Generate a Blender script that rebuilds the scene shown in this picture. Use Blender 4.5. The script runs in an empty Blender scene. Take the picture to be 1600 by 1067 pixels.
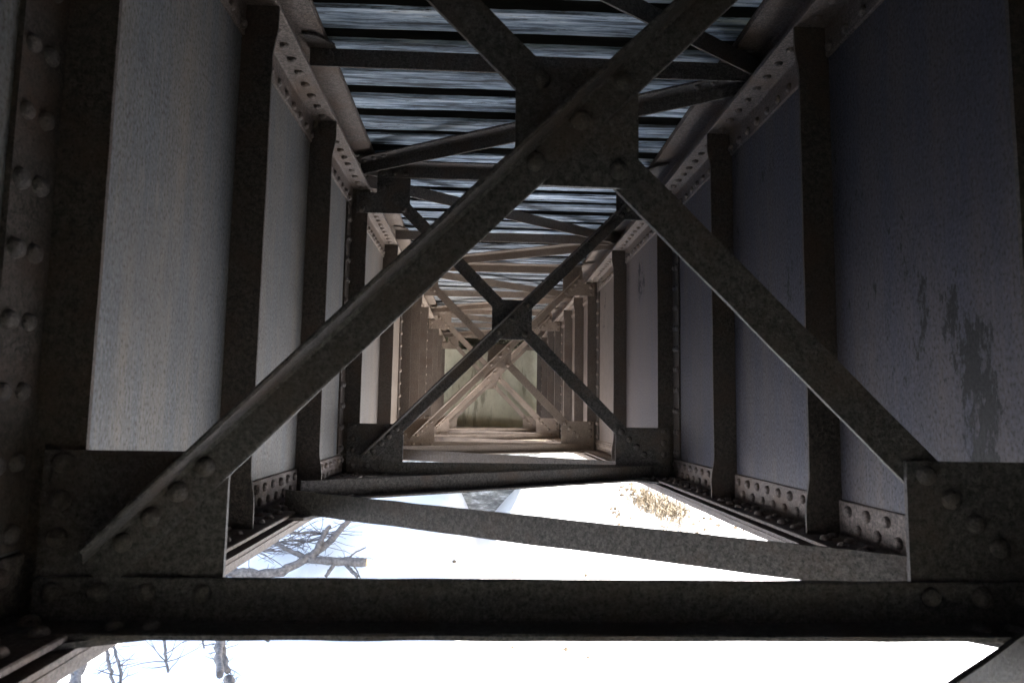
import bpy, bmesh, math, random
from mathutils import Vector, Matrix, noise
random.seed(7)
R = math.radians
sc = bpy.context.scene
C = sc.collection

# ------------------------------------------------------------------ helpers
def link(o, parent=None):
    C.objects.link(o)
    if parent is not None:
        o.parent = parent
    return o

def tag(o, label=None, cat=None, group=None, kind=None):
    if label: o['label'] = label
    if cat: o['category'] = cat
    if group: o['group'] = group
    if kind: o['kind'] = kind
    return o

def empty(name, loc, label, cat, group=None):
    o = bpy.data.objects.new(name, None)
    o.location = loc
    o.empty_display_size = .1
    C.objects.link(o)
    return tag(o, label, cat, group)

class MB:
    """collects verts/faces in world space"""
    def __init__(s): s.v = []; s.f = []; s.sm = []
    def poly(s, pts, faces, smooth=False):
        b = len(s.v); s.v += [tuple(p) for p in pts]
        for f in faces: s.f.append([b + i for i in f]); s.sm.append(smooth)
    def box(s, x0, x1, y0, y1, z0, z1):
        p = [(x, y, z) for x in (x0, x1) for y in (y0, y1) for z in (z0, z1)]
        s.poly(p, [(0,1,3,2),(4,6,7,5),(0,4,5,1),(2,3,7,6),(0,2,6,4),(1,5,7,3)])
    def sweep(s, prof, O, U, V, D, n=1, jit=0.0, seed=0):
        """profile (u,v) swept along D with n segments; jit = edge irregularity"""
        O, U, V, D = Vector(O), Vector(U), Vector(V), Vector(D)
        m = len(prof); pts = []
        for k in range(n + 1):
            t = k / n
            for j, (u, v) in enumerate(prof):
                du = dv = 0
                if jit:
                    q = Vector((seed * 3.1 + j * 7.7, t * D.length * 9, 0))
                    du = noise.noise(q) * jit; dv = noise.noise(q + Vector((50, 0, 0))) * jit
                pts.append(O + D * t + U * (u + du) + V * (v + dv))
        fc = [[i for i in range(m)], [n * m + m - 1 - i for i in range(m)]]
        for k in range(n):
            for j in range(m):
                a = k * m + j; b = k * m + (j + 1) % m
                fc.append((a, a + m, b + m, b))
        s.poly(pts, fc)
    def plate(s, outline, axis, a, b):
        """outline 2D polygon extruded along an axis between a and b"""
        def P(q, c):
            return {'x': (c, q[0], q[1]), 'y': (q[0], c, q[1]), 'z': (q[0], q[1], c)}[axis]
        m = len(outline)
        pts = [P(q, a) for q in outline] + [P(q, b) for q in outline]
        fc = [list(range(m))[::-1], list(range(m, 2 * m))] + [(i, (i + 1) % m, m + (i + 1) % m, m + i) for i in range(m)]
        s.poly(pts, fc)
    def tube(s, pts, rads, seg=7, smooth=True):
        n = len(pts); base = len(s.v); prev = None
        for i, p in enumerate(pts):
            p = Vector(p)
            d = (Vector(pts[min(i + 1, n - 1)]) - Vector(pts[max(i - 1, 0)])).normalized()
            a = d.cross(Vector((0, 0, 1)) if abs(d.z) < .9 else Vector((1, 0, 0))).normalized(); b = d.cross(a)
            for k in range(seg):
                t = 2 * math.pi * k / seg
                s.v.append(tuple(p + (a * math.cos(t) + b * math.sin(t)) * rads[i]))
        for i in range(n - 1):
            for k in range(seg):
                k2 = (k + 1) % seg
                s.f.append([base + i * seg + k, base + i * seg + k2, base + (i + 1) * seg + k2, base + (i + 1) * seg + k]); s.sm.append(smooth)
        s.f.append([base + k for k in range(seg)][::-1]); s.sm.append(False)
        s.f.append([base + (n - 1) * seg + k for k in range(seg)]); s.sm.append(False)
    def build(s, name, mat, parent=None, base=(0, 0, 0), bevel=0, kind=None):
        me = bpy.data.meshes.new(name)
        bx, by, bz = base
        me.from_pydata([(x - bx, y - by, z - bz) for x, y, z in s.v], [], s.f)
        me.polygons.foreach_set('use_smooth', s.sm)
        bm = bmesh.new(); bm.from_mesh(me); bmesh.ops.recalc_face_normals(bm, faces=bm.faces); bm.to_mesh(me); bm.free()
        me.materials.append(mat)
        o = bpy.data.objects.new(name, me)
        link(o, parent)
        if parent is None: o.location = base
        if bevel:
            b = o.modifiers.new('bevel', 'BEVEL'); b.width = bevel; b.segments = 1; b.limit_method = 'ANGLE'; b.angle_limit = R(50)
        if kind: o['kind'] = kind
        return o

# ------------------------------------------------------------------ materials
def nt(name):
    m = bpy.data.materials.new(name); m.use_nodes = True
    t = m.node_tree; b = t.nodes['Principled BSDF']
    g = t.nodes.new('ShaderNodeNewGeometry')
    return m, t, b, g.outputs['Position']
def mapping(t, src, scale):
    n = t.nodes.new('ShaderNodeMapping'); n.inputs['Scale'].default_value = scale
    t.links.new(src, n.inputs['Vector']); return n.outputs[0]
def noisen(t, vec, scale, detail=5, rough=.6):
    n = t.nodes.new('ShaderNodeTexNoise'); n.inputs['Scale'].default_value = scale
    n.inputs['Detail'].default_value = detail; n.inputs['Roughness'].default_value = rough
    t.links.new(vec, n.inputs['Vector']); return n.outputs['Fac']
def ramp(t, fac, stops):
    n = t.nodes.new('ShaderNodeValToRGB'); e = n.color_ramp.elements
    e[0].position, e[0].color = stops[0][0], (*stops[0][1], 1)
    e[1].position, e[1].color = stops[-1][0], (*stops[-1][1], 1)
    for p, c in stops[1:-1]:
        x = e.new(p); x.color = (*c, 1)
    t.links.new(fac, n.inputs[0]); return n.outputs[0]
def mix(t, fac, a, b, mode='MIX'):
    n = t.nodes.new('ShaderNodeMix'); n.data_type = 'RGBA'; n.blend_type = mode
    if isinstance(fac, (int, float)): n.inputs[0].default_value = fac
    else: t.links.new(fac, n.inputs[0])
    for s, i in ((a, 6), (b, 7)):
        if isinstance(s, tuple): n.inputs[i].default_value = (*s, 1)
        else: t.links.new(s, n.inputs[i])
    return n.outputs[2]
def maprange(t, v, a, b, c=0, d=1):
    n = t.nodes.new('ShaderNodeMapRange'); n.inputs[1].default_value = a; n.inputs[2].default_value = b
    n.inputs[3].default_value = c; n.inputs[4].default_value = d
    t.links.new(v, n.inputs[0]); return n.outputs[0]
def bump(t, b, h, strength, dist):
    n = t.nodes.new('ShaderNodeBump'); n.inputs['Strength'].default_value = strength; n.inputs['Distance'].default_value = dist
    t.links.new(h, n.inputs['Height']); t.links.new(n.outputs[0], b.inputs['Normal'])
def math2(t, op, a, b):
    n = t.nodes.new('ShaderNodeMath'); n.operation = op
    for s, i in ((a, 0), (b, 1)):
        if isinstance(s, (int, float)): n.inputs[i].default_value = s
        else: t.links.new(s, n.inputs[i])
    return n.outputs[0]

LIT_TAN = (.37, .285, .22)  # tan standing in for the stronger light at the far end
def far_lit(t, P, col, big, amount=.95):
    """brighter far-end light painted into the coat: dark near, tan toward the far end"""
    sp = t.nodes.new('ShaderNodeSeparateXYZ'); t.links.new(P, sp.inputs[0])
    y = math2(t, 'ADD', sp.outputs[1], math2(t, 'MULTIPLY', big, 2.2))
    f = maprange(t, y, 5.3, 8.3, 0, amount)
    return mix(t, f, col, mix(t, maprange(t, big, .4, .62), LIT_TAN, tuple(c * .72 for c in LIT_TAN)))
def steel(name, dark, mid, rust, rough=.62, far_amt=.9):
    """rusty painted structural steel: mottled coat, rust blooms, pitting"""
    m, t, b, P = nt(name)
    big = noisen(t, P, 5, 6, .65); med = noisen(t, P, 75, 8, .8); fine = noisen(t, P, 170, 3, .6)
    col = ramp(t, med, [(.38, tuple(c * .8 for c in dark)), (.49, tuple(c * .9 for c in mid)), (.62, tuple(c * 1.75 for c in mid))])
    col = mix(t, maprange(t, big, .47, .66, 0, .85), col, rust)
    col = far_lit(t, P, col, big, far_amt)
    col = mix(t, maprange(t, fine, .58, .72, 0, .6), col, tuple(c * 2.2 for c in mid))
    col = mix(t, maprange(t, fine, .43, .34, 0, .7), col, tuple(c * .4 for c in dark))
    t.links.new(col, b.inputs['Base Color'])
    t.links.new(maprange(t, med, .3, .7, rough - .12, rough + .18), b.inputs['Roughness'])
    b.inputs['Specular IOR Level'].default_value = .35
    h = math2(t, 'ADD', math2(t, 'MULTIPLY', fine, .5), med)
    bump(t, b, h, .8, .005)
    return m
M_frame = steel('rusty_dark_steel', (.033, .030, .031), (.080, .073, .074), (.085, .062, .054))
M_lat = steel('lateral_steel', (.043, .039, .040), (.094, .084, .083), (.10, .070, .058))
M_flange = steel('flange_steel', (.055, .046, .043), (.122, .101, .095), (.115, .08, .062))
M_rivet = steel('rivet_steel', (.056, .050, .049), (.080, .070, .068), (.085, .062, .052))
M_stiff = steel('stiffener_steel', (.026, .022, .020), (.062, .051, .046), (.074, .047, .036), far_amt=.3)

def web_mat(name, paint, tint, patch, lo, hi, spots=()):
    m, t, b, P = nt(name)
    V = mapping(t, P, (6, 6, .55)); V2 = mapping(t, P, (15, 15, 5.5))
    streak = noisen(t, V, 1.6, 6, .62); pat = math2(t, 'ADD', math2(t, 'MULTIPLY', noisen(t, V2, .6, 12, .8), .62), math2(t, 'MULTIPLY', noisen(t, mapping(t, P, (34, 34, 17)), 1, 6, .7), .38)); fine = noisen(t, mapping(t, P, (1, 1, .7)), 120, 3, .6)
    med = noisen(t, P, 9, 8, .75)
    col = mix(t, maprange(t, streak, .38, .66), paint, tint)
    col = mix(t, maprange(t, med, .42, .62, 0, .45), col, tuple(c * .6 for c in paint))
    vst = noisen(t, mapping(t, P, (40, 40, 5)), 1.2, 7, .75)
    col = mix(t, maprange(t, vst, .52, .66, 0, .4), col, tuple(c * 1.35 for c in tint))
    col = mix(t, maprange(t, fine, .54, .66, 0, .8), col, tuple(c * .35 for c in tint))
    col = mix(t, maprange(t, fine, .47, .34, 0, .6), col, tuple(c * 1.5 for c in paint))
    col = far_lit(t, P, col, med, .8)
    # bare patches where the coat has flaked; clustered, with ragged edges
    region = noisen(t, mapping(t, P, (1, 1.1, .8)), 1.15, 3, .5)
    wgt = maprange(t, region, .36, .62, .72, 1.12)
    for (sy, sz, ry, rz, amt) in spots:         # where the coat has come off worst
        sx_ = t.nodes.new('ShaderNodeVectorMath'); sx_.operation = 'SUBTRACT'; sx_.inputs[1].default_value = (1, sy, sz)
        t.links.new(P, sx_.inputs[0])
        ln = t.nodes.new('ShaderNodeVectorMath'); ln.operation = 'LENGTH'
        t.links.new(mapping(t, sx_.outputs[0], (0, 1 / ry, 1 / rz)), ln.inputs[0])
        wgt = math2(t, 'ADD', wgt, maprange(t, ln.outputs['Value'], .2, 1, amt, 0))
    pp = math2(t, 'MULTIPLY', pat, wgt)
    col = mix(t, maprange(t, pp, lo, hi, 0, .97), col, patch)
    t.links.new(col, b.inputs['Base Color'])
    t.links.new(maprange(t, fine, .3, .7, .5, .75), b.inputs['Roughness'])
    b.inputs['Specular IOR Level'].default_value = .4
    h = math2(t, 'SUBTRACT', math2(t, 'MULTIPLY', fine, .5), maprange(t, pp, lo, hi, 0, .5))
    bump(t, b, h, .45, .004)
    return m
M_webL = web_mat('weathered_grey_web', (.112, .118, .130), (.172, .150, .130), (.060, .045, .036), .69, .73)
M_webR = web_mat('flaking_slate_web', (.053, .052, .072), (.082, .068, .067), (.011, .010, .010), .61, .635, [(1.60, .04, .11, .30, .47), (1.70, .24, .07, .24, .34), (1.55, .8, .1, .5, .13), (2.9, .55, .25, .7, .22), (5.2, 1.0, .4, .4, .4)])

def flat_mat0(name, c1, c2, sc_):
    m, t, b, P = nt(name)
    n = noisen(t, mapping(t, P, (.3, 2, 2)), sc_, 6, .65)
    t.links.new(ramp(t, n, [(.35, c1), (.65, c2)]), b.inputs['Base Color']); b.inputs['Roughness'].default_value = .9
    bump(t, b, n, .6, .01); return m
def wood():
    m, t, b, P = nt('weathered_tie_wood')
    V = mapping(t, P, (1.6, 26, 26)); V2 = mapping(t, P, (4.5, 60, 60))
    g1 = noisen(t, V, 1.0, 8, .72); g2 = noisen(t, V2, 1.0, 6, .7); blot = noisen(t, P, 2.6, 5, .6)
    oi = t.nodes.new('ShaderNodeObjectInfo')
    crack = noisen(t, mapping(t, P, (3.2, 34, 34)), .9, 9, .78)
    col = ramp(t, g1, [(.40, (.03, .04, .055)), (.47, (.18, .25, .35)), (.55, (.50, .62, .78)), (.65, (.88, .95, 1.0))])
    col = mix(t, maprange(t, g2, .60, .66, 0, .9), col, (.03, .032, .036))
    col = mix(t, maprange(t, crack, .56, .60, 0, .92), col, (.018, .02, .024))
    col = mix(t, maprange(t, blot, .5, .68, 0, .4), col, (.16, .18, .2))
    col = mix(t, maprange(t, oi.outputs['Random'], 0, 1, 0, .4), col, (.13, .15, .17))
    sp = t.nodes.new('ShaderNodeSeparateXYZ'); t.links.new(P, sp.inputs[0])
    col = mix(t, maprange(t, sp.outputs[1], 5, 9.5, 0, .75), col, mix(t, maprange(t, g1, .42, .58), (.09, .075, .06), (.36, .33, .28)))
    t.links.new(col, b.inputs['Base Color']); b.inputs['Roughness'].default_value = .8
    bump(t, b, math2(t, 'SUBTRACT', g1, g2), .8, .012)
    return m
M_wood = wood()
M_tie_shade = flat_mat0('shaded_tie_side', (.012, .011, .010), (.032, .028, .024), 14)  # shade of the tie gaps put into the colour of the sides

def concrete():
    m, t, b, P = nt('algae_stained_concrete')
    n1 = noisen(t, P, 1.3, 6, .6); n2 = noisen(t, mapping(t, P, (3.5, 3.5, 2.2)), 1, 8, .7); n3 = noisen(t, P, 45, 5, .7)
    col = ramp(t, n2, [(.3, (.42, .38, .28)), (.5, (.56, .52, .39)), (.7, (.66, .62, .49))])
    col = mix(t, maprange(t, n1, .48, .68, 0, .4), col, (.36, .38, .24))
    col = mix(t, maprange(t, n3, .56, .75, 0, .4), col, (.14, .12, .09))
    col = mix(t, maprange(t, noisen(t, mapping(t, P, (6, 6, .9)), 1, 7, .7), .56, .64, 0, .6), col, (.13, .11, .07))
    t.links.new(col, b.inputs['Base Color']); b.inputs['Roughness'].default_value = .9
    bump(t, b, n3, .5, .01); return m
M_conc = concrete()

def stone():
    m, t, b, P = nt('rough_grey_stone')
    n1 = noisen(t, mapping(t, P, (1, 1, 3.5)), 3, 8, .7); n2 = noisen(t, P, 30, 5, .7)
    col = ramp(t, n1, [(.38, (.20, .20, .20)), (.5, (.38, .38, .36)), (.60, (.82, .82, .84))])
    t.links.new(col, b.inputs['Base Color']); b.inputs['Roughness'].default_value = .9
    bump(t, b, math2(t, 'ADD', n1, n2), .9, .05); return m
M_stone = stone()

def snow():
    m, t, b, P = nt('snow')
    n1 = noisen(t, P, 2.2, 6, .6); n2 = noisen(t, P, 14, 5, .7)
    col = mix(t, maprange(t, n2, .66, .74, 0, .5), (.90, .905, .92), (.62, .57, .47))
    # unseen dark ground added under the near end to cut light bounced upward
    sp = t.nodes.new('ShaderNodeSeparateXYZ'); t.links.new(P, sp.inputs[0])
    ax = math2(t, 'ABSOLUTE', sp.outputs[0], 0)
    d = math2(t, 'ADD', math2(t, 'MULTIPLY', maprange(t, ax, 3, 7), 6), math2(t, 'ADD', sp.outputs[1], math2(t, 'MULTIPLY', n1, 1.2)))
    col = mix(t, maprange(t, d, 5.9, 5.4), col, (.10, .09, .08))
    t.links.new(col, b.inputs['Base Color']); b.inputs['Roughness'].default_value = .7
    b.inputs['Specular IOR Level'].default_value = .2
    bump(t, b, math2(t, 'ADD', n1, math2(t, 'MULTIPLY', n2, .3)), .5, .08); return m
M_snow = snow()

def flat_mat(name, c1, c2, sc_, rough=.85, stretch=(1, 1, 1)):
    m, t, b, P = nt(name)
    n = noisen(t, mapping(t, P, stretch), sc_, 6, .65)
    t.links.new(ramp(t, n, [(.35, c1), (.65, c2)]), b.inputs['Base Color']); b.inputs['Roughness'].default_value = rough
    bump(t, b, n, .6, .01); return m
M_bark = flat_mat('grey_bark', (.07, .06, .055), (.20, .175, .16), 22)
M_cut = flat_mat('sawn_wood', (.50, .33, .17), (.66, .46, .26), 30)
M_grass = flat_mat('dry_grass', (.12, .095, .07), (.32, .265, .19), 20)
M_litter = flat_mat('dark_litter', (.03, .022, .015), (.12, .09, .06), 20)
M_gravel = flat_mat('ballast_gravel', (.10, .09, .06), (.42, .38, .27), 40)
M_oldwood = flat_mat('dark_deck_wood', (.03, .026, .022), (.08, .07, .06), 9, .9, (9, 1, 9))

# ------------------------------------------------------------------ bridge dimensions (metres)
YF = [1.318, 4.222, 7.08, 10.25, 13.6]           # cross frames
YM = [2.86, 5.85, 8.75, 12.0]                    # mid-bay nodes
YS = [-.1, 2.27, 3.21, 5.67, 8.08, 9.1, 11.35, 12.5]   # intermediate stiffeners
Y0, Y1 = -1.27, 14.0
ZB = -.397                                       # top of bottom cover plates
ZT = 1.527                                       # underside of top flange
ORD = ['nearest', 'second', 'third', 'fourth', 'fifth']

# rivet meshes (shared)
def rivet_mesh(name, r, mat, seg=14):
    bm = bmesh.new(); rings = [(1.04, 0), (1.0, .26), (.86, .55), (.55, .76), (.2, .84)]
    vs = []
    for a, h in rings:
        vs.append([bm.verts.new((r * a * math.cos(2 * math.pi * k / seg), r * a * math.sin(2 * math.pi * k / seg), r * h)) for k in range(seg)])
    for i in range(len(vs) - 1):
        for k in range(seg):
            bm.faces.new((vs[i][k], vs[i][(k + 1) % seg], vs[i + 1][(k + 1) % seg], vs[i + 1][k])).smooth = True
    bm.faces.new(vs[-1]).smooth = True
    me = bpy.data.meshes.new(name); bm.to_mesh(me); bm.free(); me.materials.append(mat); return me
RV = {}
def rivet(parent, loc, nrm, r, mat, base):
    key = (round(r, 4), mat.name)
    if key not in RV: RV[key] = rivet_mesh('rivet', r, mat)
    o = bpy.data.objects.new('rivet', RV[key])
    link(o, parent)
    q = Vector(nrm).to_track_quat('Z', 'Y'); o.rotation_mode = 'QUATERNION'; o.rotation_quaternion = q
    o.location = Vector(loc) - Vector(base)
    k = random.uniform(.9, 1.08); o.scale = (k, k, k * random.uniform(.85, 1.1))
    return o
def rivets_merged(name, items, r, mat, parent, base):
    mb = MB(); seg = 7
    for loc, nrm in items:
        q = Vector(nrm).to_track_quat('Z', 'Y'); L = Vector(loc)
        pts = []
        for a, h in [(1.08, 0), (.88, .55), (.3, .84)]:
            for k in range(seg):
                th = 2 * math.pi * k / seg
                pts.append(L + q @ Vector((r * a * math.cos(th), r * a * math.sin(th), r * h)))
        fc = [(i * seg + k, i * seg + (k + 1) % seg, (i + 1) * seg + (k + 1) % seg, (i + 1) * seg + k) for i in range(2) for k in range(seg)]
        fc.append(tuple(2 * seg + k for k in range(seg)))
        mb.poly(pts, fc, True)
    return mb.build(name, mat, parent, base, kind='stuff')

def angle_prof(a, b, t):
    """L profile: leg a along +u, leg b along +v, thickness t, small inner fillet"""
    f = t * .7
    return [(0, 0), (a, 0), (a, t * .8), (a - t * .35, t), (t + f, t), (t + f * .3, t + f * .3), (t, t + f), (t, b - t * .35), (t * .8, b), (0, b)]

# ------------------------------------------------------------------ plate girders
def girder(side, label, webmat):
    base = (side * 1.0, Y0, ZB)
    root = empty('plate_girder', base, label, 'girder', 'riveted plate girders')
    X = lambda w: side * (1.0 - w)               # w = distance inward from web face
    def bx(mb, w0, w1, y0, y1, z0, z1): mb.box(*sorted((X(w0), X(w1))), y0, y1, z0, z1)
    # web
    mb = MB(); bx(mb, -.010, 0, Y0, Y1, ZB, ZT); mb.build('web_plate', webmat, root, base)
    # bottom flange: angle + stack of cover plates
    mb = MB()
    L = Y1 - Y0
    for s in (1, -1):                            # inner and outer angle
        O = (X(0) if s == 1 else X(-.010), Y0, -.387)
        mb.sweep(angle_prof(.150, .122, .011), O, (-side * s, 0, 0), (0, 0, 1), (0, L, 0), 90, .0016, 3 + s)
    bfa = mb.build('bottom_flange_angle', M_flange, root, base)
    mb = MB()
    for k, (za, zb_, w) in enumerate([(-.4085, -.397, .168), (-.4205, -.409, .170), (-.433, -.421, .1675)]):
        mb.sweep([(0, 0), (2 * w + .01, 0), (2 * w + .01, zb_ - za), (0, zb_ - za)], (X(w), Y0, za), (side, 0, 0), (0, 0, 1), (0, L, 0), 110, .0018, 11 + k)
    bx(mb, -.125, .125, Y0, Y1, -.396, -.3875)
    mb.build('bottom_cover_plate', M_flange, root, base)
    # upper shelf angle with horizontal leg on top and filler strip above it
    mb = MB()
    mb.sweep(angle_prof(.117, .118, .011), (X(0), Y0, 1.3545), (-side, 0, 0), (0, 0, -1), (0, L, 0), 90, .0016, 21)
    mb.sweep(angle_prof(.117, .118, .011), (X(-.010), Y0, 1.3545), (side, 0, 0), (0, 0, -1), (0, L, 0), 90, .0016, 22)
    tfa = mb.build('top_flange_angle', M_flange, root, base)
    mb = MB(); mb.sweep([(0, 0), (.115, 0), (.115, .010), (0, .010)], (X(0), Y0, 1.3555), (-side, 0, 0), (0, 0, 1), (0, L, 0), 90, .0016, 25)
    mb.build('filler_plate', M_flange, root, base)
    mb = MB()
    mb.sweep(angle_prof(.145, .12, .012), (X(0), Y0, 1.539), (-side, 0, 0), (0, 0, -1), (0, L, 0), 90, .0015, 31)
    mb.sweep(angle_prof(.145, .12, .012), (X(-.010), Y0, 1.539), (side, 0, 0), (0, 0, -1), (0, L, 0), 90, .0015, 32)
    bx(mb, -.16, .147, Y0, Y1, 1.540, 1.556)
    mb.build('top_cover_plate', M_flange, root, base)
    # stiffeners
    def stiffener(y, frame):
        leg = .105
        z0, z1 = -.376, 1.343
        # outstanding leg, crimped over the flange angles at both ends
        def off(z, A=.014):
            def s(a, b, v):
                q = min(1, max(0, (v - a) / (b - a))); return q * q * (3 - 2 * q)
            return A * max(1 - s(-.30, -.19, z), s(1.17, 1.27, z))
        zs = [z0 + (z1 - z0) * k / 60 for k in range(61)]
        mb = MB(); t = .010; pts = []
        for z in zs:
            o_ = off(z); j = noise.noise(Vector((y, z * 6, side))) * .0012
            w0 = .0008 + (o_ if o_ > .0118 else 0) * .6; w1 = leg + o_ + j
            yo = y + (.0108 if frame else 0)     # frame stiffeners stand just behind the gussets
            pts += [(X(w0), yo, z), (X(w1), yo, z), (X(w1), yo + t, z), (X(w0), yo + t, z)]
        n = len(zs); fc = [(0, 1, 2, 3), tuple(4 * (n - 1) + i for i in (3, 2, 1, 0))]
        for k in range(n - 1):
            for j in range(4):
                a = 4 * k + j; b = 4 * k + (j + 1) % 4
                fc.append((a, b, b + 4, a + 4))
        mb.poly(pts, fc)
        # riveted leg against the web: toward the viewer on frame stiffeners, away on the others
        ya, yb = (y - .112, y + .0108) if frame else (y + t, y + .09)
        prof = [(X(.0005), z0 + .12), (X(.011), z0 + .12), (X(.011), 1.225), (X(.0005), 1.225)]
        mb.plate(prof, 'y', ya, yb)
        st = mb.build('stiffener', M_stiff, root, base)
        if frame:
            cols = (y - .088, y - .036)
            z = -.228
            while z < 1.2:
                for c in cols: rivet(st, (X(.011), c, z + (0 if c == cols[0] else .002)), (-side, 0, 0), .0178, M_rivet, base)
                z += .124
        else:
            z = -.2
            rows = []
            while z < 1.2: rows.append(z); z += .124
            for z in rows: rivet(st, (X(.011), y + .05, z), (-side, 0, 0), .0178, M_rivet, base)
    for y in YF: stiffener(y, True)
    for y in YS: stiffener(y, False)
    # flange rivets : the hundred nearest are parts, the rest one mesh
    def rows(parent, spec, r, mat):
        near, far = [], []
        for (w, z, nrm, sp, ph) in spec:
            y = .95 + ph
            while y < Y1 - .1:
                if not any(-.012 < y - s < .022 for s in YF + YS): (near if y < 4.3 else far).append(((X(w), y, z), nrm))
                y += sp
        near.sort(key=lambda q: q[0][1]); far = near[100:] + far; near = near[:100]
        for loc, nrm in near: rivet(parent, loc, nrm, r, mat, base)
        rivets_merged('rivet_rows', far, r, mat, parent, base)
    inw = (-side, 0, 0)
    rows(bfa, [(.011, -.296, inw, .105, 0), (.011, -.346, inw, .105, .05), (.055, -.376, (0, 0, 1), .105, .02), (.105, -.376, (0, 0, 1), .105, .07)], .0172, M_flange)
    rows(tfa, [(.011, 1.262, inw, .105, .03), (.066, 1.3435, (0, 0, -1), .105, 0)], .0172, M_flange)
    return root
girder(-1, 'left-hand riveted plate girder with paler grey panels between its dark stiffeners', M_webL)
girder(1, 'right-hand riveted plate girder with dark slate-blue panels and flaking patches', M_webR)

# ------------------------------------------------------------------ cross frames
def cross_frame(y):
    base = (0, y, -.39)
    root = empty('cross_bracing', base, 'x', 'cross frame', 'X-braced cross frames between the girders')
    t = .010; zc = .557
    s2 = math.sqrt(.5)
    # continuous diagonal in front of the gussets, lower left to upper right
    mb = MB()
    d0 = Vector((-.835, y - .0015, -.835 + .507)); 
    a = Vector((-.800, y - .0015, -.800 + .507)); b = Vector((.850, y - .0015, .850 + .507))
    U = Vector((-s2, 0, s2))                      # across the flat leg, toward the upper left edge
    prof = [(0, 0), (.067, 0), (.071, .004), (.071, .072), (.067, .074), (.062, .072), (.061, .018), (.055, .011), (.004, .010), (0, .008)]
    mb.sweep(prof, a, U, (0, -1, 0), b - a, 60, .0014, y)
    # tapering cut at the lower end of the outstanding leg
    mb.poly([a + U * .071 + Vector((0, 0, 0)), a + U * .061, a + U * .061 + Vector((0, -.072, 0)), a + U * .071 + Vector((0, -.072, 0)),
             a + U * .071 + Vector((-s2, 0, -s2)) * .05, a + U * .061 + Vector((-s2, 0, -s2)) * .05],
            [(0, 1, 2, 3), (0, 3, 4), (1, 5, 2), (3, 2, 5, 4), (0, 4, 5, 1)])
    # flat leg runs on a little
    mb.sweep([(0, 0.0003), (.070, 0.0003), (.070, .0095), (0, .0095)], a, U, (0, -1, 0), Vector((-s2, 0, -s2)) * .045, 1)
    mb.build('diagonal_brace', M_frame, root, base)
    # second diagonal behind the gussets
    mb = MB()
    a = Vector((-.83, y + t + .001, .83 + .514)); b = Vector((.79, y + t + .001, -.79 + .514))
    mb.sweep([(0, 0), (.076, 0), (.076, .07), (.066, .07), (.066, .010), (0, .010)], a, (s2, 0, s2), (0, 1, 0), b - a, 60, .0014, y + 2)
    mb.build('diagonal_brace', M_frame, root, base)
    # centre gusset
    mb = MB(); mb.plate([(-.121, zc - .119), (.121, zc - .122), (.121, zc + .12), (-.121, zc + .12)], 'y', y, y + t)
    g = mb.build('gusset_plate', M_frame, root, base)
    for x, z in [(-.072, .649), (.083, .47)]: rivet(g, (x, y, z), (0, -1, 0), .0188, M_rivet, base)
    for x, z in [(.004, .563), (.088, .645), (-.082, .478)]: rivet(g, (x, y - .0115, z), (0, -1, 0), .0188, M_rivet, base)
    # corner gussets
    for sx in (-1, 1):
        for sz in (-1, 1):
            Z = lambda z: z if sz < 0 else 2 * zc - z
            if sz < 0: out = [(sx * .962, -.081), (sx * .633, -.081), (sx * .633, -.38), (sx * .962, -.38)]
            else: out = [(sx * .962, Z(-.081)), (sx * .637, Z(-.081)), (sx * .637, Z(-.34)), (sx * .84, Z(-.34)), (sx * .84, 1.322), (sx * .962, 1.322)]
            mb = MB(); mb.plate(out, 'y', y, y + t)
            g = mb.build('gusset_plate', M_frame, root, base)
            for z in (-.103, -.170, -.236): 
                if sz > 0 and z < -.2: continue
                rivet(g, (sx * .927, y, Z(z)), (0, -1, 0), .0178, M_rivet, base)
            front = (sx * sz > 0)
            for k in range(4):
                x = .671 + .0455 * k; z = -.107 - .0445 * k
                rivet(g, (sx * x, y - (.0115 if front else 0), Z(z)), (0, -1, 0), .0178, M_rivet, base)
    # bottom strut: vertical leg up, horizontal leg toward the viewer
    mb = MB()
    mb.sweep(angle_prof(.085, .083, .010), (-.958, y - .0005, -.3855), (0, -1, 0), (0, 0, 1), (1.916, 0, 0), 70, .0016, y + 5)
    st = mb.build('bottom_strut', M_frame, root, base)
    for sx in (-1, 1):
        for x in (.924, .843, .761, .664): rivet(st, (sx * x, y - .0105, -.328), (0, -1, 0), .0178, M_rivet, base)
        for x in (.79, .728): rivet(st, (sx * x, y - .052, -.3755), (0, 0, 1), .0155, M_frame, base)
    # top strut
    mb = MB()
    mb.sweep(angle_prof(.085, .083, .010), (-.83, y - .0005, 1.5), (0, -1, 0), (0, 0, -1), (1.66, 0, 0), 60, .0016, y + 6)
    st = mb.build('top_strut', M_frame, root, base)
    for sx in (-1, 1):
        for x in (.80, .735, .665): rivet(st, (sx * x, y - .0105, 1.442), (0, -1, 0), .0178, M_rivet, base)
    # flat plates joining the bottom laterals to the corners
    for sx in (-1, 1):
        mb = MB()
        if sx < 0: o = [(-.93, y - .135), (-.725, y - .045), (-.70, y + .03), (-.76, y + .20), (-.93, y + .20)]
        else: o = [(.93, y - .26), (.78, y - .125), (.70, y - .045), (.68, y + .03), (.76, y + .22), (.93, y + .22)]
        mb.plate(o, 'z', -.3965, -.3860)
        mb.build('lateral_plate', M_frame, root, base)
        mb = MB(); mb.plate([(sx * .93, y - .15), (sx * .80, y - .06), (sx * .80, y + .06), (sx * .93, y + .15)], 'z', 1.5008, 1.510)
        mb.build('lateral_plate', M_frame, root, base)
    return root
F0 = cross_frame(YF[0])
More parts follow.
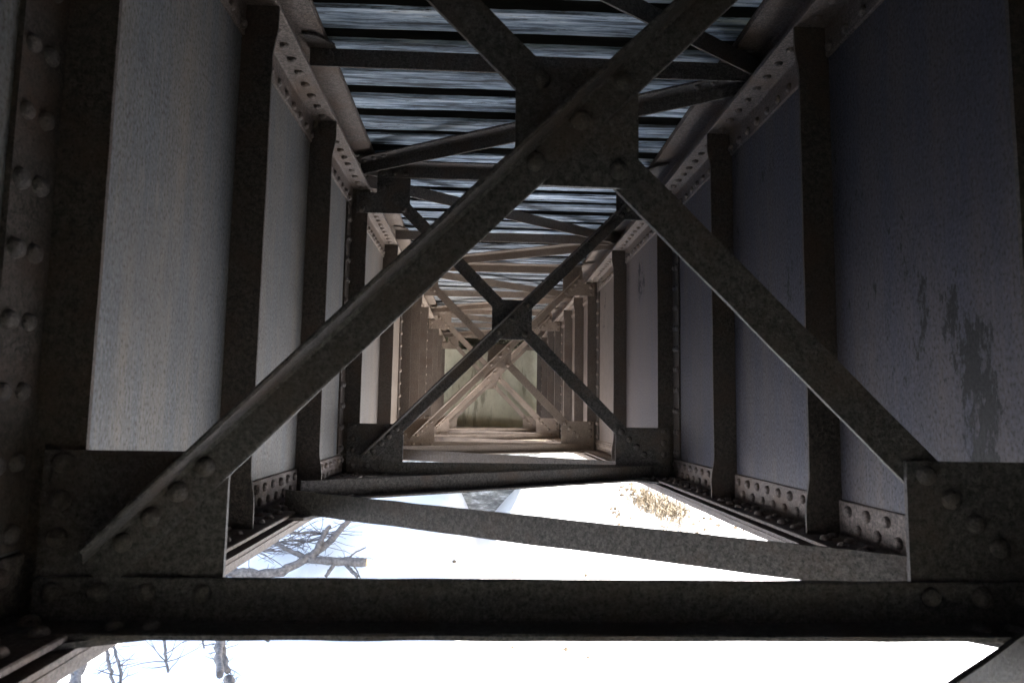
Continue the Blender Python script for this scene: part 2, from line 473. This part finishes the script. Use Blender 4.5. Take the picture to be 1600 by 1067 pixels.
frame_labels = ['nearest X-braced cross frame, its thick dark diagonals spanning the whole view',
                'second cross frame, dark X with a square centre plate behind the nearest X',
                'third cross frame, brown X seen just under the second centre plate',
                'fourth cross frame, small sunlit brown X nested inside the third',
                'farthest and smallest cross frame, standing right against the end wall']
F0['label'] = frame_labels[0]
for i, y in enumerate(YF[1:]):
    r = F0.copy(); C.objects.link(r); r.location.y = y; r['label'] = frame_labels[i + 1]
    for ch in list(F0.children):
        c = ch.copy(); C.objects.link(c); c.parent = r
        for g in ch.children:
            d = g.copy(); C.objects.link(d); d.parent = c

# ------------------------------------------------------------------ lateral bracing
def lateral(name, p0, p1, up, toward, label, group, mat=M_lat, leg=.082):
    """angle from p0 to p1 (xy), vertical leg going up (bottom) or down (top); toe toward or away from the viewer"""
    p0 = Vector(p0); p1 = Vector(p1); D = p1 - p0
    base = (p0 + p1) / 2
    h = Vector((D.y, -D.x, 0)).normalized()
    if h.y > 0: h = -h                             # h points toward the viewer
    if not toward: h = -h
    root = empty(name, base, label, 'brace', group)
    mb = MB()
    mb.sweep(angle_prof(leg, leg, .010), p0, h, (0, 0, up), D, 60, .0016, p0.y * 3 + p0.x)
    o = mb.build('angle_bar', mat, root, base)
    n = D.normalized()
    for s, p in ((1, p0), (-1, p1)):
        for k in range(3):
            q = p + n * s * (.06 + .075 * k) + h * leg * .58
            rivet(o, q + Vector((0, 0, up * .010)), (0, 0, up), .0155, mat, base)
    return root
zb = -.384; zt = 1.4985
GB = 'bottom lateral braces'; GT = 'top lateral braces'; GS = 'top cross struts'
lateral('lateral_brace', (.90, 1.235, zb), (-.80, -.11, zb), 1, False, 'pale lateral brace end cutting the bottom right corner, before the nearest frame', GB)
blab = [('rusty bottom brace slanting down rightward to the nearest frame over bright snow', 'rounded-looking bottom brace rising rightward from left mid-bay to the second frame'),
        ('bottom brace ending at the right foot of the second cross frame', 'bottom brace running between the second and third frames, ending at the third'),
        ('bottom brace ending at the right foot of the third cross frame', 'bottom brace between third and fourth frames, ending at the fourth'),
        ('bottom brace ending at the right foot of the fourth cross frame', 'farthest bottom brace, ending at the last frame by the end wall')]
for i in range(4):
    ya, yb, ym = YF[i], YF[i + 1], YM[i] - .06
    lateral('lateral_brace', (.86, ya + .17, zb), (-.90, ym - .10, zb), 1, False, blab[i][0], GB)
    lateral('lateral_brace', (-.93, ym + .24, zb + .001), (.86, yb - .0, zb + .001), 1, True, blab[i][1], GB)
tlab = [('top brace crossing the upper right corner behind the nearest diagonal', 'top brace under the ties rising rightward from the second frame'),
        ('top brace dropping rightward from the second frame under the ties', 'reddish top brace reaching the third frame at its left end'),
        ('top brace dropping rightward from the third frame under the ties', 'reddish top brace reaching the fourth frame at its left end'),
        ('top brace dropping rightward from the fourth frame', 'farthest top brace, next to the end wall')]
slab = ['wide dark cross strut under the ties, nearest one, near the top edge', 'second cross strut under the ties, beyond the second frame',
        'third cross strut under the ties, beyond the third frame', 'farthest cross strut under the ties, beyond the fourth frame']
for i in range(4):
    ya, yb, ym = YF[i], YF[i + 1], YM[i]
    lateral('lateral_brace', (-.93, ya + .20, zt), (.98, ym - .06, zt), -1, False, tlab[i][0], GT, M_frame if i == 0 else M_lat, .078)
    lateral('lateral_brace', (-.93, yb - .04, zt - .001), (.98, ym + .09, zt - .001), -1, True, tlab[i][1], GT, M_frame if i == 0 else M_lat, .078)
    lateral('cross_strut', (-.925, ym - .005, zt + .012), (.985, ym - .005, zt + .012), -1, False, slab[i], GS, M_frame if i == 0 else M_lat, .078)
    # the small flat plates they meet on
    for sx in (-1, 1):
        mb = MB(); mb.plate([(sx * .93, ym - .11), (sx * .875, ym - .10), (sx * .82, ym - .03), (sx * .82, ym + .07), (sx * .875, ym + .12), (sx * .93, ym + .12)], 'z', 1.5112, 1.5205)
        p = mb.build('joint_plate', M_frame, None, (sx * .85, ym, 1.5112))
        tag(p, '%s flat joint plate under the %s girder\'s top flange at the %s cross strut' % ('small', 'left' if sx < 0 else 'right', ORD[i]), 'plate', 'joint plates')
    mb = MB(); yb_ = YM[i] - .06; mb.plate([(-.95, yb_ - .25), (-.80, yb_ - .22), (-.72, yb_ - .05), (-.72, yb_ + .1), (-.80, yb_ + .25), (-.95, yb_ + .25)], 'z', -.3965, -.3860)
    p = mb.build('joint_plate', M_frame, None, (-.85, yb_, -.3965))
    tag(p, 'flat joint plate on the left girder\'s bottom flange, %s one from the viewer' % ORD[i], 'plate', 'joint plates')

random.seed(4)
mb = MB()
for i in range(9):
    p = Vector((.955, 6.45 + random.uniform(-.06, .06), 1.235)); q = p + Vector((random.uniform(-.07, .0), random.uniform(-.12, .12), random.uniform(-.06, .05)))
    mb.tube([p, (p + q) / 2 + Vector((-.02, 0, .012)), q], [.0022, .002, .0012], 4)
tag(mb.build('straw_wisp', M_grass, None, (.955, 6.45, 1.235)), 'pale wisp of straw caught under the right girder top flange angle', 'straw')

# ------------------------------------------------------------------ ties and deck
pitch = .2565; tie_w = .168
y = 3.135 - pitch * 16; k = 0
bays = {}
def tie_mesh(seed, h):
    mb = MB(); n = 60; ring = []
    L = 3.1
    for i in range(n + 1):
        x = -L / 2 + L * i / n
        r_ = lambda a, s: noise.noise(Vector((x * 2.2 + seed * 13, a, seed))) * s + noise.noise(Vector((x * 13 + seed * 13, a + 9, seed))) * s * .45
        b = .010
        ring.append([(x, r_(1, .006), b + r_(2, .003)), (x, b + r_(3, .004), r_(4, .004)), (x, tie_w - b + r_(5, .004), r_(6, .004)), (x, tie_w + r_(7, .006), b + r_(8, .003)),
                     (x, tie_w + r_(7, .006), h), (x, r_(1, .006), h)])
    pts = [p for r in ring for p in r]; m = 6
    fc = [tuple(range(m)), tuple(n * m + m - 1 - i for i in range(m))]
    for i in range(n):
        for j in range(m): fc.append((i * m + j, i * m + (j + 1) % m, (i + 1) * m + (j + 1) % m, (i + 1) * m + j))
    mb.poly(pts, fc); return mb
ords = ['first', 'second', 'third', 'fourth', 'fifth', 'sixth', 'seventh', 'eighth', 'ninth', 'tenth', 'eleventh', 'twelfth', 'thirteenth', 'fourteenth', 'fifteenth']
bay_names = ['before the nearest cross frame', 'beyond the nearest cross frame', 'beyond the second cross frame', 'beyond the third cross frame', 'beyond the fourth cross frame', 'over the end wall']
while y < 14.6:
    bay = sum(1 for f in YF if y > f)
    j = bays.get(bay, 0); bays[bay] = j + 1
    yy = y + random.uniform(-.02, .02); zz = 1.5575 + random.uniform(0, .006)
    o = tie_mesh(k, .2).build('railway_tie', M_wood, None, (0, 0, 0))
    o.data.materials.append(M_tie_shade)
    for f_ in o.data.polygons:
        if f_.normal.z > -.4: f_.material_index = 1
    o.location = (random.uniform(-.05, .05), yy, zz); o.rotation_euler.z = random.uniform(-.009, .009)
    tag(o, 'weathered blue-grey timber tie overhead, %s one %s' % (ords[j], bay_names[bay]), 'tie', 'timber ties across the girders')
    y += pitch; k += 1
root = empty('walkway_deck', (0, 6.7, 1.764), 'dark plank deck closing the gaps above the row of timber ties', 'deck')
for i in range(11):
    mb = MB(); x0 = -1.55 + i * .283
    mb.sweep([(0, 0), (.2805, 0), (.2805, .05), (0, .05)], (x0, -1.2, 1.766), (1, 0, 0), (0, 0, 1), (0, 15.9, 0), 30, .001, i)
    mb.build('plank', M_oldwood, root, (0, 6.7, 1.764))

# ------------------------------------------------------------------ ground
def ss(a, b, v):
    q = min(1, max(0, (v - a) / (b - a))) if a != b else 0
    return q * q * (3 - 2 * q)
def ground_h(x, y):
    h = -3.35 + 1.27 * ss(7.5, 13.2, y)
    h += (1.15 * ss(-.35, 1.15, x) + .35 * ss(1.2, 7, x)) * ss(7.5, 12.6, y)
    h += .8 * ss(.12, .7, -x) * ss(9, 13, y)
    h += .5 * ss(6, 20, -x) + .6 * ss(6, 25, x)
    # embankments carrying the line behind both abutments
    w = 1 - ss(2.2, 7.5, abs(x))
    e = max(ss(13.9, 15.0, y) * (1 if y < 200 else 1), ss(1.3, 2.4, -y))
    h = h + (1.55 - h) * e * w
    n = noise.noise(Vector((x * .35, y * .35, 0))) * .12 + noise.noise(Vector((x * 1.3, y * 1.3, 3))) * .07 + noise.noise(Vector((x * 4, y * 4, 7))) * .018
    near = 0
    return h + n * (1 - .6 * near)
mb = MB()
def axis(dense0, dense1, st, ext):
    a = []; v = dense0
    while v <= dense1 + 1e-6: a.append(v); v += st
    g = st; v = dense1
    while v < ext: g *= 1.25; v += g; a.append(v)
    g = st; v = dense0; lo = []
    while v > -ext: g *= 1.25; v -= g; lo.append(v)
    return lo[::-1] + a
xs = axis(-9, 9, .16, 400); ys = axis(-4, 22, .16, 400)
pts = [(x, y, ground_h(x, y)) for y in ys for x in xs]
nx = len(xs)
mb.poly(pts, [(j * nx + i, j * nx + i + 1, (j + 1) * nx + i + 1, (j + 1) * nx + i) for j in range(len(ys) - 1) for i in range(nx - 1)], True)
tag(mb.build('snow_ground', M_snow), kind='structure')

# ------------------------------------------------------------------ far abutment
ab = (0, 14.0, -3.5)
root = empty('concrete_abutment', ab, 'greenish concrete end wall closing the far end of the bridge', 'abutment')
mb = MB(); n = 30
def wall_face(x0, x1, z0, z1, y, nx_, nz_, amp, yb):
    pts = []
    for j in range(nz_ + 1):
        for i in range(nx_ + 1):
            x = x0 + (x1 - x0) * i / nx_; z = z0 + (z1 - z0) * j / nz_
            pts.append((x, y + noise.noise(Vector((x * 2.5, z * 2.5, y))) * amp + noise.noise(Vector((x * 8, z * 8, y))) * amp * .4, z))
    m = nx_ + 1; fc = [(j * m + i, j * m + i + 1, (j + 1) * m + i + 1, (j + 1) * m + i) for j in range(nz_) for i in range(nx_)]
    b = len(pts)
    pts += [(x0, yb, z0), (x1, yb, z0), (x1, yb, z1), (x0, yb, z1)]
    fc += [tuple([i for i in range(m)]) + (b + 1, b), tuple([nz_ * m + nx_ - i for i in range(m)]) + (b + 3, b + 2),
           tuple([j * m for j in range(nz_, -1, -1)]) + (b, b + 3), tuple([j * m + nx_ for j in range(nz_ + 1)]) + (b + 2, b + 1), (b, b + 1, b + 2, b + 3)]
    mb.poly(pts, fc)
wall_face(-2.4, 2.4, -.42, 1.235, 14.05, 60, 24, .012, 14.7)
mb.build('backwall', M_conc, root, ab)
mb = MB(); wall_face(-2.6, 2.6, -.64, -.438, 13.35, 60, 4, .012, 14.75); mb.build('bridge_seat', M_conc, root, ab)
mb = MB(); wall_face(-2.6, 2.6, -4.2, -.642, 13.40, 70, 46, .07, 14.70); mb.build('front_wall', M_stone, root, ab)
# rough gravel and old timber packed above the backwall
mb = MB(); random.seed(3)
for i in range(420):
    x = random.uniform(-1.6, 1.6); z = 1.255 + abs(random.gauss(0, .11)); yv = 14.12 + (z - 1.25) * .9 + random.uniform(-.05, .05)
    r = random.uniform(.02, .06)
    pts = []
    for d in ((1,0,0),(-1,0,0),(0,1,0),(0,-1,0),(0,0,1),(0,0,-1)):
        pts.append((x + d[0] * r * random.uniform(.7, 1.4), yv + d[1] * r, z + d[2] * r * random.uniform(.5, 1)))
    mb.poly(pts, [(0,2,4),(2,1,4),(1,3,4),(3,0,4),(2,0,5),(1,2,5),(3,1,5),(0,3,5)])
tag(mb.build('gravel', M_gravel, None, (0, 14.1, 1.25)), 'loose gravel and dirt heaped on top of the far concrete wall', 'gravel', kind='stuff')
mb = MB(); wall_face(-2.2, 2.2, 1.2, 1.56, 14.45, 20, 4, .02, 14.9); tag(mb.build('earth_bank', M_gravel), kind='structure')
# unseen near abutment under and behind the viewer, added to block light
mb = MB(); wall_face(-2.6, 2.6, -4.2, -.80, .35, 30, 20, .04, -1.6)
wall_face(-2.6, 2.6, -.79, 2.0, -1.3, 30, 20, .01, -2.2)
tag(mb.build('unseen_abutment', M_conc), kind='structure')

# ------------------------------------------------------------------ dead wood and grass on the snow
random.seed(11)
def crook(pts, r0, r1, n=5, amp=.02):
    """a knotty, slightly crooked limb through the given points"""
    out, rad = [], []
    m_ = (len(pts) - 1) * n
    for i in range(m_ + 1):
        q = i / n; a = min(int(q), len(pts) - 2); f_ = q - a
        p = Vector(pts[a]).lerp(Vector(pts[a + 1]), f_)
        p += Vector((random.uniform(-amp, amp), random.uniform(-amp, amp), random.uniform(-amp, amp)))
        out.append(p); rad.append((r0 + (r1 - r0) * i / m_) * random.uniform(.88, 1.12))
    return out, rad
def limb(mb, pts, r0, r1, amp=.02, seg=8): p, r = crook(pts, r0, r1, 5, amp); mb.tube(p, r, seg); return p
def twigs(mb, origins, n, L, r=.006, up=.3):
    for _ in range(n):
        p = Vector(random.choice(origins)); d = Vector((random.uniform(-1, 1), random.uniform(-1, 1), random.uniform(-.3, 1) * up)).normalized()
        pts = [p]; k = random.randint(4, 8); step = L * random.uniform(.5, 1.3) / k
        for i in range(k):
            d = (d + Vector((random.uniform(-.35, .35), random.uniform(-.35, .35), random.uniform(-.25, .2)))).normalized(); pts.append(pts[-1] + d * step)
        mb.tube(pts, [r * (1 - .75 * i / k) for i in range(k + 1)], 4)
        if random.random() < .6:
            q = pts[k // 2]; e = (d + Vector((random.uniform(-.9, .9), random.uniform(-.9, .9), .1))).normalized()
            mb.tube([q, q + e * step * 1.5, q + e * step * 2.4 + Vector((0, 0, .02))], [r * .6, r * .4, r * .2], 4)
tb = (-3.0, 10.2, -2.6)
root = empty('fallen_tree', tb, 'crooked bare fallen tree on snow, seen behind the left bottom corner plate', 'fallen tree')
mb = MB(); P0 = limb(mb, [(-4.6, 10.0, -2.45), (-4.1, 10.15, -2.35), (-3.67, 10.17, -2.26), (-3.28, 10.13, -2.29), (-2.9, 10.18, -2.26), (-2.61, 10.41, -2.12), (-2.33, 10.74, -1.91), (-2.17, 11.14, -1.67)], .085, .045, .012, 10)
mb.build('trunk', M_bark, root, tb)
for pts, a, b in [([(-2.55, 10.36, -2.10), (-2.47, 10.53, -1.95), (-2.45, 10.74, -1.82), (-2.42, 10.95, -1.76)], .045, .03), ([(-3.58, 10.11, -2.25), (-3.6, 10.27, -2.15), (-3.69, 10.44, -2.05)], .04, .02),
                  ([(-3.2, 10.75, -1.9), (-3.13, 10.61, -1.95), (-2.85, 10.46, -2.05), (-2.6, 10.38, -2.11)], .02, .04), ([(-3.9, 10.15, -2.3), (-3.6, 10.0, -2.3), (-3.5, 9.8, -2.4)], .03, .015)]:
    mb = MB(); limb(mb, pts, a, b, .012); mb.build('limb', M_bark, root, tb)
mb = MB(); twigs(mb, [(-3.7, 10.4, -2.1), (-3.4, 10.5, -2.05), (-3.1, 10.7, -1.95), (-2.9, 10.9, -1.85), (-2.7, 10.7, -1.95), (-2.5, 10.8, -1.85)], 120, .8, .007)
twigs(mb, P0, 26, .35, .008)
mb.build('twigs', M_bark, root, tb, kind='stuff')
lb = (-2.2, 10.35, -2.5)
root = empty('sawn_log', lb, 'short grey log with a pale sawn end pointing right, beside the fallen tree', 'log')
mb = MB(); p, r = crook([(-2.62, 10.42, -2.13), (-2.24, 10.35, -2.15), (-2.01, 10.35, -2.15), (-1.77, 10.35, -2.16)], .058, .062, 5, .007); mb.tube(p, r, 12); mb.build('trunk', M_bark, root, lb)
mb = MB(); e = Vector(p[-1]); mb.tube([e, e + Vector((.012, 0, 0))], [.056, .054], 12, False); mb.build('cut_end', M_cut, root, lb)
for pts, a, b in [([(-2.03, 10.36, -2.11), (-1.94, 10.46, -2.04), (-1.81, 10.54, -1.99)], .014, .008), ([(-2.20, 10.36, -2.16), (-2.25, 10.27, -2.25), (-2.29, 10.17, -2.32)], .03, .026),
                  ([(-2.05, 10.34, -2.19), (-1.95, 10.26, -2.26), (-1.85, 10.16, -2.32)], .028, .022), ([(-1.95, 10.34, -2.19), (-1.86, 10.24, -2.27), (-1.8, 10.1, -2.33)], .011, .007)]:
    mb = MB(); limb(mb, pts, a, b, .006); mb.build('limb', M_bark, root, lb)
mb = MB(); twigs(mb, p[3:], 16, .28, .007); mb.build('twigs', M_bark, root, lb, kind='stuff')
def branch(loc, label, limbs, nt_, L, amp=.012):
    root = empty('dead_branch', loc, label, 'branch', 'broken branches standing out of the snow')
    for pts, a, b in limbs:
        mb = MB(); p = limb(mb, pts, a, b, amp); mb.build('limb', M_bark, root, loc)
        if nt_: mb = MB(); twigs(mb, p[2:], nt_, L, .006, .5); mb.build('twigs', M_bark, root, loc, kind='stuff')
    return root
branch((-3.0, 8.1, -3.1), 'thickest forked grey branch poking down below the nearest bottom strut', [([(-3.06, 8.3, -2.45), (-3.0, 8.06, -2.42), (-2.87, 7.81, -2.44), (-2.76, 7.45, -2.45), (-2.52, 6.84, -2.45)], .058, .032),
       ([(-2.92, 7.95, -2.5), (-2.74, 7.56, -2.55), (-2.60, 7.25, -2.55)], .035, .03)], 7, .22)
branch((-2.6, 7.2, -3.1), 'knobbly broken branch stub right of the forked one', [([(-2.64, 7.4, -2.7), (-2.56, 7.22, -2.62), (-2.50, 7.12, -2.66)], .05, .03)], 8, .12)
branch((-3.7, 8.3, -3.1), 'slender twiggy branch left of the forked one, near the left strut end', [([(-3.9, 8.85, -2.6), (-3.84, 8.69, -2.61), (-3.63, 8.27, -2.69), (-3.39, 7.79, -2.74)], .024, .012)], 12, .4)
branch((-4.1, 8.0, -3.1), 'tangled pair of thin branches at the far bottom left', [([(-4.45, 8.6, -2.67), (-4.35, 8.41, -2.67), (-4.08, 7.98, -2.73), (-3.75, 7.4, -2.75)], .026, .014),
       ([(-4.3, 8.5, -2.67), (-4.26, 8.41, -2.67), (-3.94, 7.91, -2.74), (-3.72, 7.5, -2.75)], .018, .012)], 13, .42)
branch((-3.6, 6.6, -3.1), 'dark upright stem at the extreme bottom left beside the girder', [([(-3.82, 6.95, -2.36), (-3.73, 6.71, -2.35), (-3.5, 6.25, -2.35)], .045, .05), ([(-3.95, 6.8, -2.4), (-3.84, 6.55, -2.4), (-3.6, 6.1, -2.4)], .02, .018)], 4, .3)
branch((-2.7, 8.8, -3.1), 'small broken stick sticking out under the strut, right of the forked branch', [([(-2.95, 8.98, -2.66), (-2.81, 8.82, -2.68), (-2.61, 8.68, -2.71)], .024, .018)], 0, .2)
branch((-3.3, 8.4, -3.1), 'thin straight twig hanging just left of the forked branch', [([(-3.42, 8.8, -2.6), (-3.35, 8.6, -2.62), (-3.22, 8.3, -2.68)], .014, .009)], 5, .15)
# dry grass and sticks on the right bank
mb = MB()
def gz(x, y): return ground_h(x, y)
for cx_, cy_, n_, sp_, hh in [(2.42, 11.22, 110, .12, .20), (2.62, 11.3, 130, .13, .22), (2.78, 11.05, 150, .14, .2), (2.92, 11.08, 90, .12, .18), (2.5, 10.95, 60, .2, .12), (3.35, 10.9, 45, .25, .09), (3.6, 10.8, 45, .25, .09), (2.62, 10.78, 35, .12, .1), (2.2, 11.1, 20, .15, .08), (3.1, 11.1, 40, .2, .1)]:
    for _ in range(int(n_ * 1.6)):
        x = random.gauss(cx_, sp_ * 1.25); y = random.gauss(cy_, sp_ * 1.1); z = gz(x, y) - .01
        d = Vector((random.uniform(-1, 1), random.uniform(-1.3, .6), random.uniform(.25, 1.1))).normalized(); L = hh * random.uniform(1.0, 2.6)
        w_ = Vector((-d.y, d.x, 0)).normalized() * .007
        a = Vector((x, y, z)); b_ = a + d * L * .55; c_ = a + d * L * .9 + Vector((0, -.03, -L * .25))
        mb.poly([a - w_, a + w_, b_ - w_ * .8, b_ + w_ * .8, c_], [(0, 1, 3, 2), (2, 3, 4)])
tag(mb.build('dry_grass', M_grass, None, (2.7, 11, -1.5)), 'tuft of dry tan grass lying on the snowy bank at right', 'grass', kind='stuff')
for pts, lab in [([(2.91, 10.88), (2.84, 10.57)], 'short dark stick on the snow pointing toward the viewer, below the grass'), ([(2.88, 10.85), (3.03, 10.7), (3.16, 10.58)], 'longer dark stick on the snow slanting right, below the grass')]:
    mb = MB(); limb(mb, [(x, y, gz(x, y) + .05) for x, y in pts], .017, .011, .004, 6)
    tag(mb.build('stick', M_bark, None, (2.9, 10.8, -1.6)), lab, 'stick', 'sticks on the bank')
random.seed(5)
mb = MB()
for cx_, cy_, n_, sp_ in [(2.25, 11.6, 26, .10), (1.95, 11.0, 14, .14), (1.7, 10.7, 10, .15), (2.5, 11.5, 14, .1), (2.9, 10.6, 12, .3), (3.6, 10.9, 40, .35), (-3.3, 7.4, 6, .3), (-.2, 10.4, 5, .5), (1.2, 9.4, 5, .4)]:
    for _ in range(n_):
        x = random.gauss(cx_, sp_); y = random.gauss(cy_, sp_); z = gz(x, y) + .012; r = random.uniform(.012, .045)
        pts = [(x + dx * r * random.uniform(.6, 1.5), y + dy * r * random.uniform(.6, 1.5), z + dz * r) for dx, dy, dz in ((1,0,0),(-1,0,0),(0,1,0),(0,-1,0),(0,0,1),(0,0,-1))]
        mb.poly(pts, [(0,2,4),(2,1,4),(1,3,4),(3,0,4),(2,0,5),(1,2,5),(3,1,5),(0,3,5)])
tag(mb.build('leaf_litter', M_litter, None, (2.2, 11, -1.5)), 'dark specks of bark and leaf litter scattered over the snow', 'litter', kind='stuff')

# ------------------------------------------------------------------ camera
CAM = Vector((-.1767, 0, 0)); F = 1097.73; YAW, PIT, ROLL = .0424, .1000, .0161
cd = bpy.data.cameras.new('camera'); cam = bpy.data.objects.new('camera', cd); C.objects.link(cam)
cd.sensor_width = 36; cd.lens = F / 1600 * 36; cd.clip_start = .02; cd.clip_end = 2000
cd.dof.use_dof = True; cd.dof.focus_distance = 5.0; cd.dof.aperture_fstop = 7
fwd = Vector((math.sin(YAW) * math.cos(PIT), math.cos(YAW) * math.cos(PIT), math.sin(PIT)))
right = Vector((math.cos(YAW), -math.sin(YAW), 0)); upv = right.cross(fwd)
# the picture is turned clockwise by ROLL: world up leans right in frame
r2 = right * math.cos(ROLL) + upv * math.sin(ROLL); u2 = -right * math.sin(ROLL) + upv * math.cos(ROLL)
m = Matrix((r2, u2, -fwd)).transposed().to_4x4(); m.translation = CAM
cam.matrix_world = m
sc.camera = cam

# ------------------------------------------------------------------ light
SUN_EL, SUN_AZ = 38, 150           # azimuth measured from +Y toward +X
w = bpy.data.worlds.new('World'); sc.world = w; w.use_nodes = True
t = w.node_tree; bg = t.nodes['Background']
sky = t.nodes.new('ShaderNodeTexSky'); sky.sky_type = 'NISHITA'; sky.sun_disc = False
sky.sun_elevation = R(SUN_EL); sky.sun_rotation = R(SUN_AZ)
t.links.new(sky.outputs[0], bg.inputs[0]); bg.inputs[1].default_value = .12
ld = bpy.data.lights.new('sun', 'SUN'); ld.energy = 4.5; ld.angle = R(.5); ld.color = (1, .95, .86)
lo = bpy.data.objects.new('sun', ld); C.objects.link(lo)
az, el = R(SUN_AZ), R(SUN_EL)
sd = Vector((math.sin(az) * math.cos(el), math.cos(az) * math.cos(el), math.sin(el)))
lo.rotation_euler = sd.to_track_quat('Z', 'Y').to_euler(); lo.location = sd * 30

sc.view_settings.view_transform = 'Standard'; sc.view_settings.look = 'None'
sc.view_settings.exposure = 2.78; sc.view_settings.gamma = 1
cy = sc.cycles
cy.max_bounces = 10; cy.diffuse_bounces = 7; cy.glossy_bounces = 4; cy.use_denoising = True
cy.sample_clamp_indirect = 8
cy.caustics_reflective = False; cy.caustics_refractive = False
